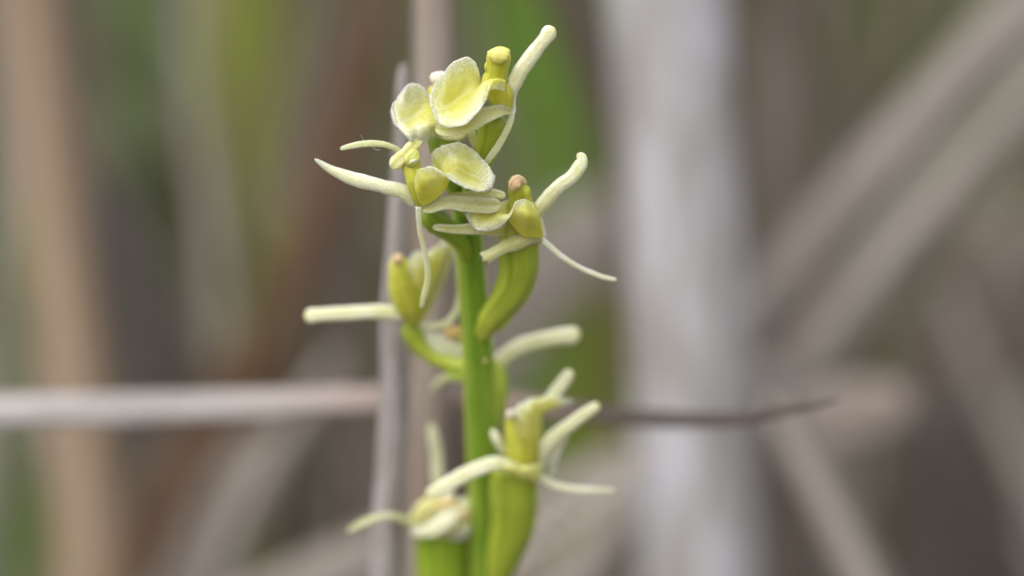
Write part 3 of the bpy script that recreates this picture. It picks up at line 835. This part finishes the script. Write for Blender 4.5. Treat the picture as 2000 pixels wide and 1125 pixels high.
# --- F: lower right flower, in front of the stem
f = flower(1040, 925, 60, 'lower right flower with upturned pale lip and forked sepals')
strip('ovary', f, [(958, 1200, 110, 22), (968, 1140, 100, 26), (985, 1080, 88, 36), (1000, 1030, 80, 44), (1004, 985, 74, 47), (1004, 945, 70, 47), (1006, 915, 68, 44)], M_ov, .8, 0, 70, 40, ridges=(6, .07), wob=.02, ends=(False, False))
strip('column', f, [(1026, 934, 56, 24), (1018, 898, 56, 35), (1015, 865, 60, 32), (1010, 835, 66, 26), (1005, 815, 70, 21), (1004, 806, 72, 17)], M_col, .75, .15, 56, 26, ends=(False, True), ragged=2e-4, wob=.04)
strip('anther_cap', f, [(988, 814, 56, 5), (997, 808, 54, 8), (1010, 806, 58, 7), (1020, 804, 62, 4)], M_cap_p, .8, 0, 24, 18, ends=(True, True))
lip(f, [
    [(1030, 880, 40), (1042, 895, 35), (1052, 905, 45), (1056, 885, 70), (1054, 865, 80)],
    [(1012, 835, 36), (1030, 850, 28), (1048, 868, 40), (1056, 850, 70), (1056, 828, 84)],
    [(1006, 802, 40), (1026, 815, 30), (1046, 832, 42), (1054, 812, 66), (1056, 790, 80)],
    [(1026, 781, 48), (1040, 792, 40), (1056, 808, 46), (1066, 795, 62), (1070, 780, 74)],
    [(1062, 774, 52), (1070, 783, 46), (1082, 796, 50), (1090, 788, 60), (1094, 778, 68)],
    [(1102, 777, 54), (1106, 781, 52), (1112, 787, 52), (1116, 784, 58), (1121, 778, 62)]], M_lip, seed=9, ruf=1.5)
strip('sepal', f, [(1060, 790, 96, 7), (1075, 778, 98, 12), (1092, 757, 102, 13), (1106, 738, 104, 13), (1115, 722, 106, 8)], M_sep, .7, .35)
strip('sepal', f, [(1050, 915, 52, 10), (1060, 880, 50, 14), (1085, 850, 46, 14), (1115, 828, 42, 13), (1148, 804, 40, 12), (1170, 789, 38, 9)], M_sep, .7, .35)
strip('sepal', f, [(1050, 908, 66, 10), (1064, 892, 62, 19), (1078, 876, 60, 20), (1092, 858, 62, 15), (1106, 842, 66, 8)], M_sep, .4, .3)
strip('sepal', f, [(1086, 872, 66, 10), (1082, 892, 64, 9), (1078, 912, 64, 6), (1077, 926, 66, 3)], M_sep, .5, .3)
lip(f, [[(978, 906, 10), (980, 912, 6), (982, 918, 14)], [(1004, 906, 2), (1006, 918, -4), (1008, 930, 8)], [(1030, 908, 2), (1030, 923, -4), (1030, 938, 8)], [(1060, 905, 30), (1058, 922, 26), (1054, 938, 40)]], M_sep_y, name='sepal', seed=10)
strip('sepal', f, [(1036, 932, 34, 6), (1005, 915, 26, 12), (968, 905, 18, 15), (935, 915, 10, 15), (895, 934, 4, 15), (860, 954, 0, 14), (832, 966, 0, 10)], M_sep, .6, .35)
strip('petal', f, [(982, 882, 30, 5), (974, 866, 28, 9), (967, 852, 30, 9), (961, 838, 34, 5)], M_sep, .7, .3)
strip('petal', f, [(1042, 920, 44, 8), (1062, 936, 40, 8), (1090, 950, 36, 7.5), (1130, 956, 32, 7), (1170, 958, 30, 6), (1202, 958, 30, 3.5)], M_sep, .6, .2)

# --- G: lowest flower on the left, withered
f = flower(865, 1040, 150, 'lowest flower at the left, withered and brownish on a fat green ovary')
strip('ovary', f, [(945, 1260, 130, 20), (905, 1215, 140, 36), (873, 1165, 150, 52), (865, 1110, 156, 55), (865, 1065, 158, 55), (865, 1030, 158, 53)], M_ov_g, .85, 0, 60, 40, ridges=(6, .07), wob=.02, ends=(False, False))
strip('column', f, [(866, 1050, 150, 40), (866, 1025, 150, 40), (868, 995, 152, 26), (872, 978, 154, 16)], M_lip_tissue, .8, .1, 40, 24, wob=.04)
strip('anther_cap', f, [(862, 975, 140, 9), (876, 969, 140, 14), (890, 968, 144, 8)], M_cap_p, .8, 0, 24, 18, ends=(True, True))
lip(f, [
    [(856, 1052, 108), (872, 1030, 104), (885, 1015, 126), (900, 1005, 150), (905, 995, 160)],
    [(885, 1054, 104), (892, 1032, 100), (900, 1012, 122), (910, 998, 148), (908, 980, 160)],
    [(910, 1052, 108), (914, 1030, 104), (918, 1012, 126), (920, 996, 146), (914, 976, 156)],
    [(926, 1036, 138), (929, 1024, 134), (931, 1010, 134), (930, 996, 146), (922, 982, 152)]], M_lip_pale, seed=12, ruf=1.6)
strip('sepal', f, [(806, 1040, 130, 10), (846, 1034, 96, 16), (880, 1012, 100, 18), (905, 985, 130, 13), (922, 980, 140, 6)], M_sep, .55, .3)
strip('sepal', f, [(818, 1036, 148, 10), (812, 1022, 142, 15), (828, 996, 140, 18), (855, 975, 144, 14), (872, 968, 150, 6)], M_sep_y, .5, .3)
strip('withered_tip', f, [(842, 990, 118, 4), (862, 985, 110, 7), (884, 984, 112, 6), (902, 990, 120, 4)], M_cap_o, .6, 0, 24, 14, ends=(True, True), wob=.25)
strip('withered_tip', f, [(892, 1012, 96, 4), (906, 1003, 92, 7), (920, 998, 98, 5)], M_cap_w, .6, 0, 20, 14, ends=(True, True), wob=.25)
strip('sepal', f, [(866, 1010, 200, 9), (858, 970, 212, 11), (855, 930, 220, 12), (852, 885, 226, 12), (846, 850, 230, 11), (842, 828, 232, 7)], M_sep, .7, .3)
strip('petal', f, [(822, 1040, 146, 6), (800, 1020, 120, 7), (772, 1009, 90, 7), (742, 1010, 70, 7), (710, 1020, 60, 7), (678, 1037, 60, 4)], M_pet, .6, .2)

# ------------------------------------------------------------------ spider silk
k = NT('silk')
rgb = k.n('ShaderNodeRGB'); rgb.outputs[0].default_value = (.7, .7, .68, 1)
M_silk = k.principled(rgb.outputs[0], .3, .5, trans=.3)


def silk(pts, label, r=.5):
    W = [ap(*p) for p in pts]
    vs, fs, a_ = tube_data(W, [r * U] * len(W), 24, 6, 1, 0, 0, None, .02, (False, False), 3)
    return tag(build('spider_silk', vs, fs, M_silk, None, W[0], a_), label, 'spider silk')


silk([(704, 263, 8), (712, 275, 20), (724, 285, 24), (736, 293, 20), (742, 292, 10)], 'fine spider silk strand caught on the thin upper left petal')
silk([(1040, 985, 70), (1075, 1000, 66), (1110, 1018, 64), (1128, 1034, 64)], 'fine spider silk strand beside the lower right ovary', .8)

for o in list(bpy.data.objects):
    if '_w' in o: del o['_w']
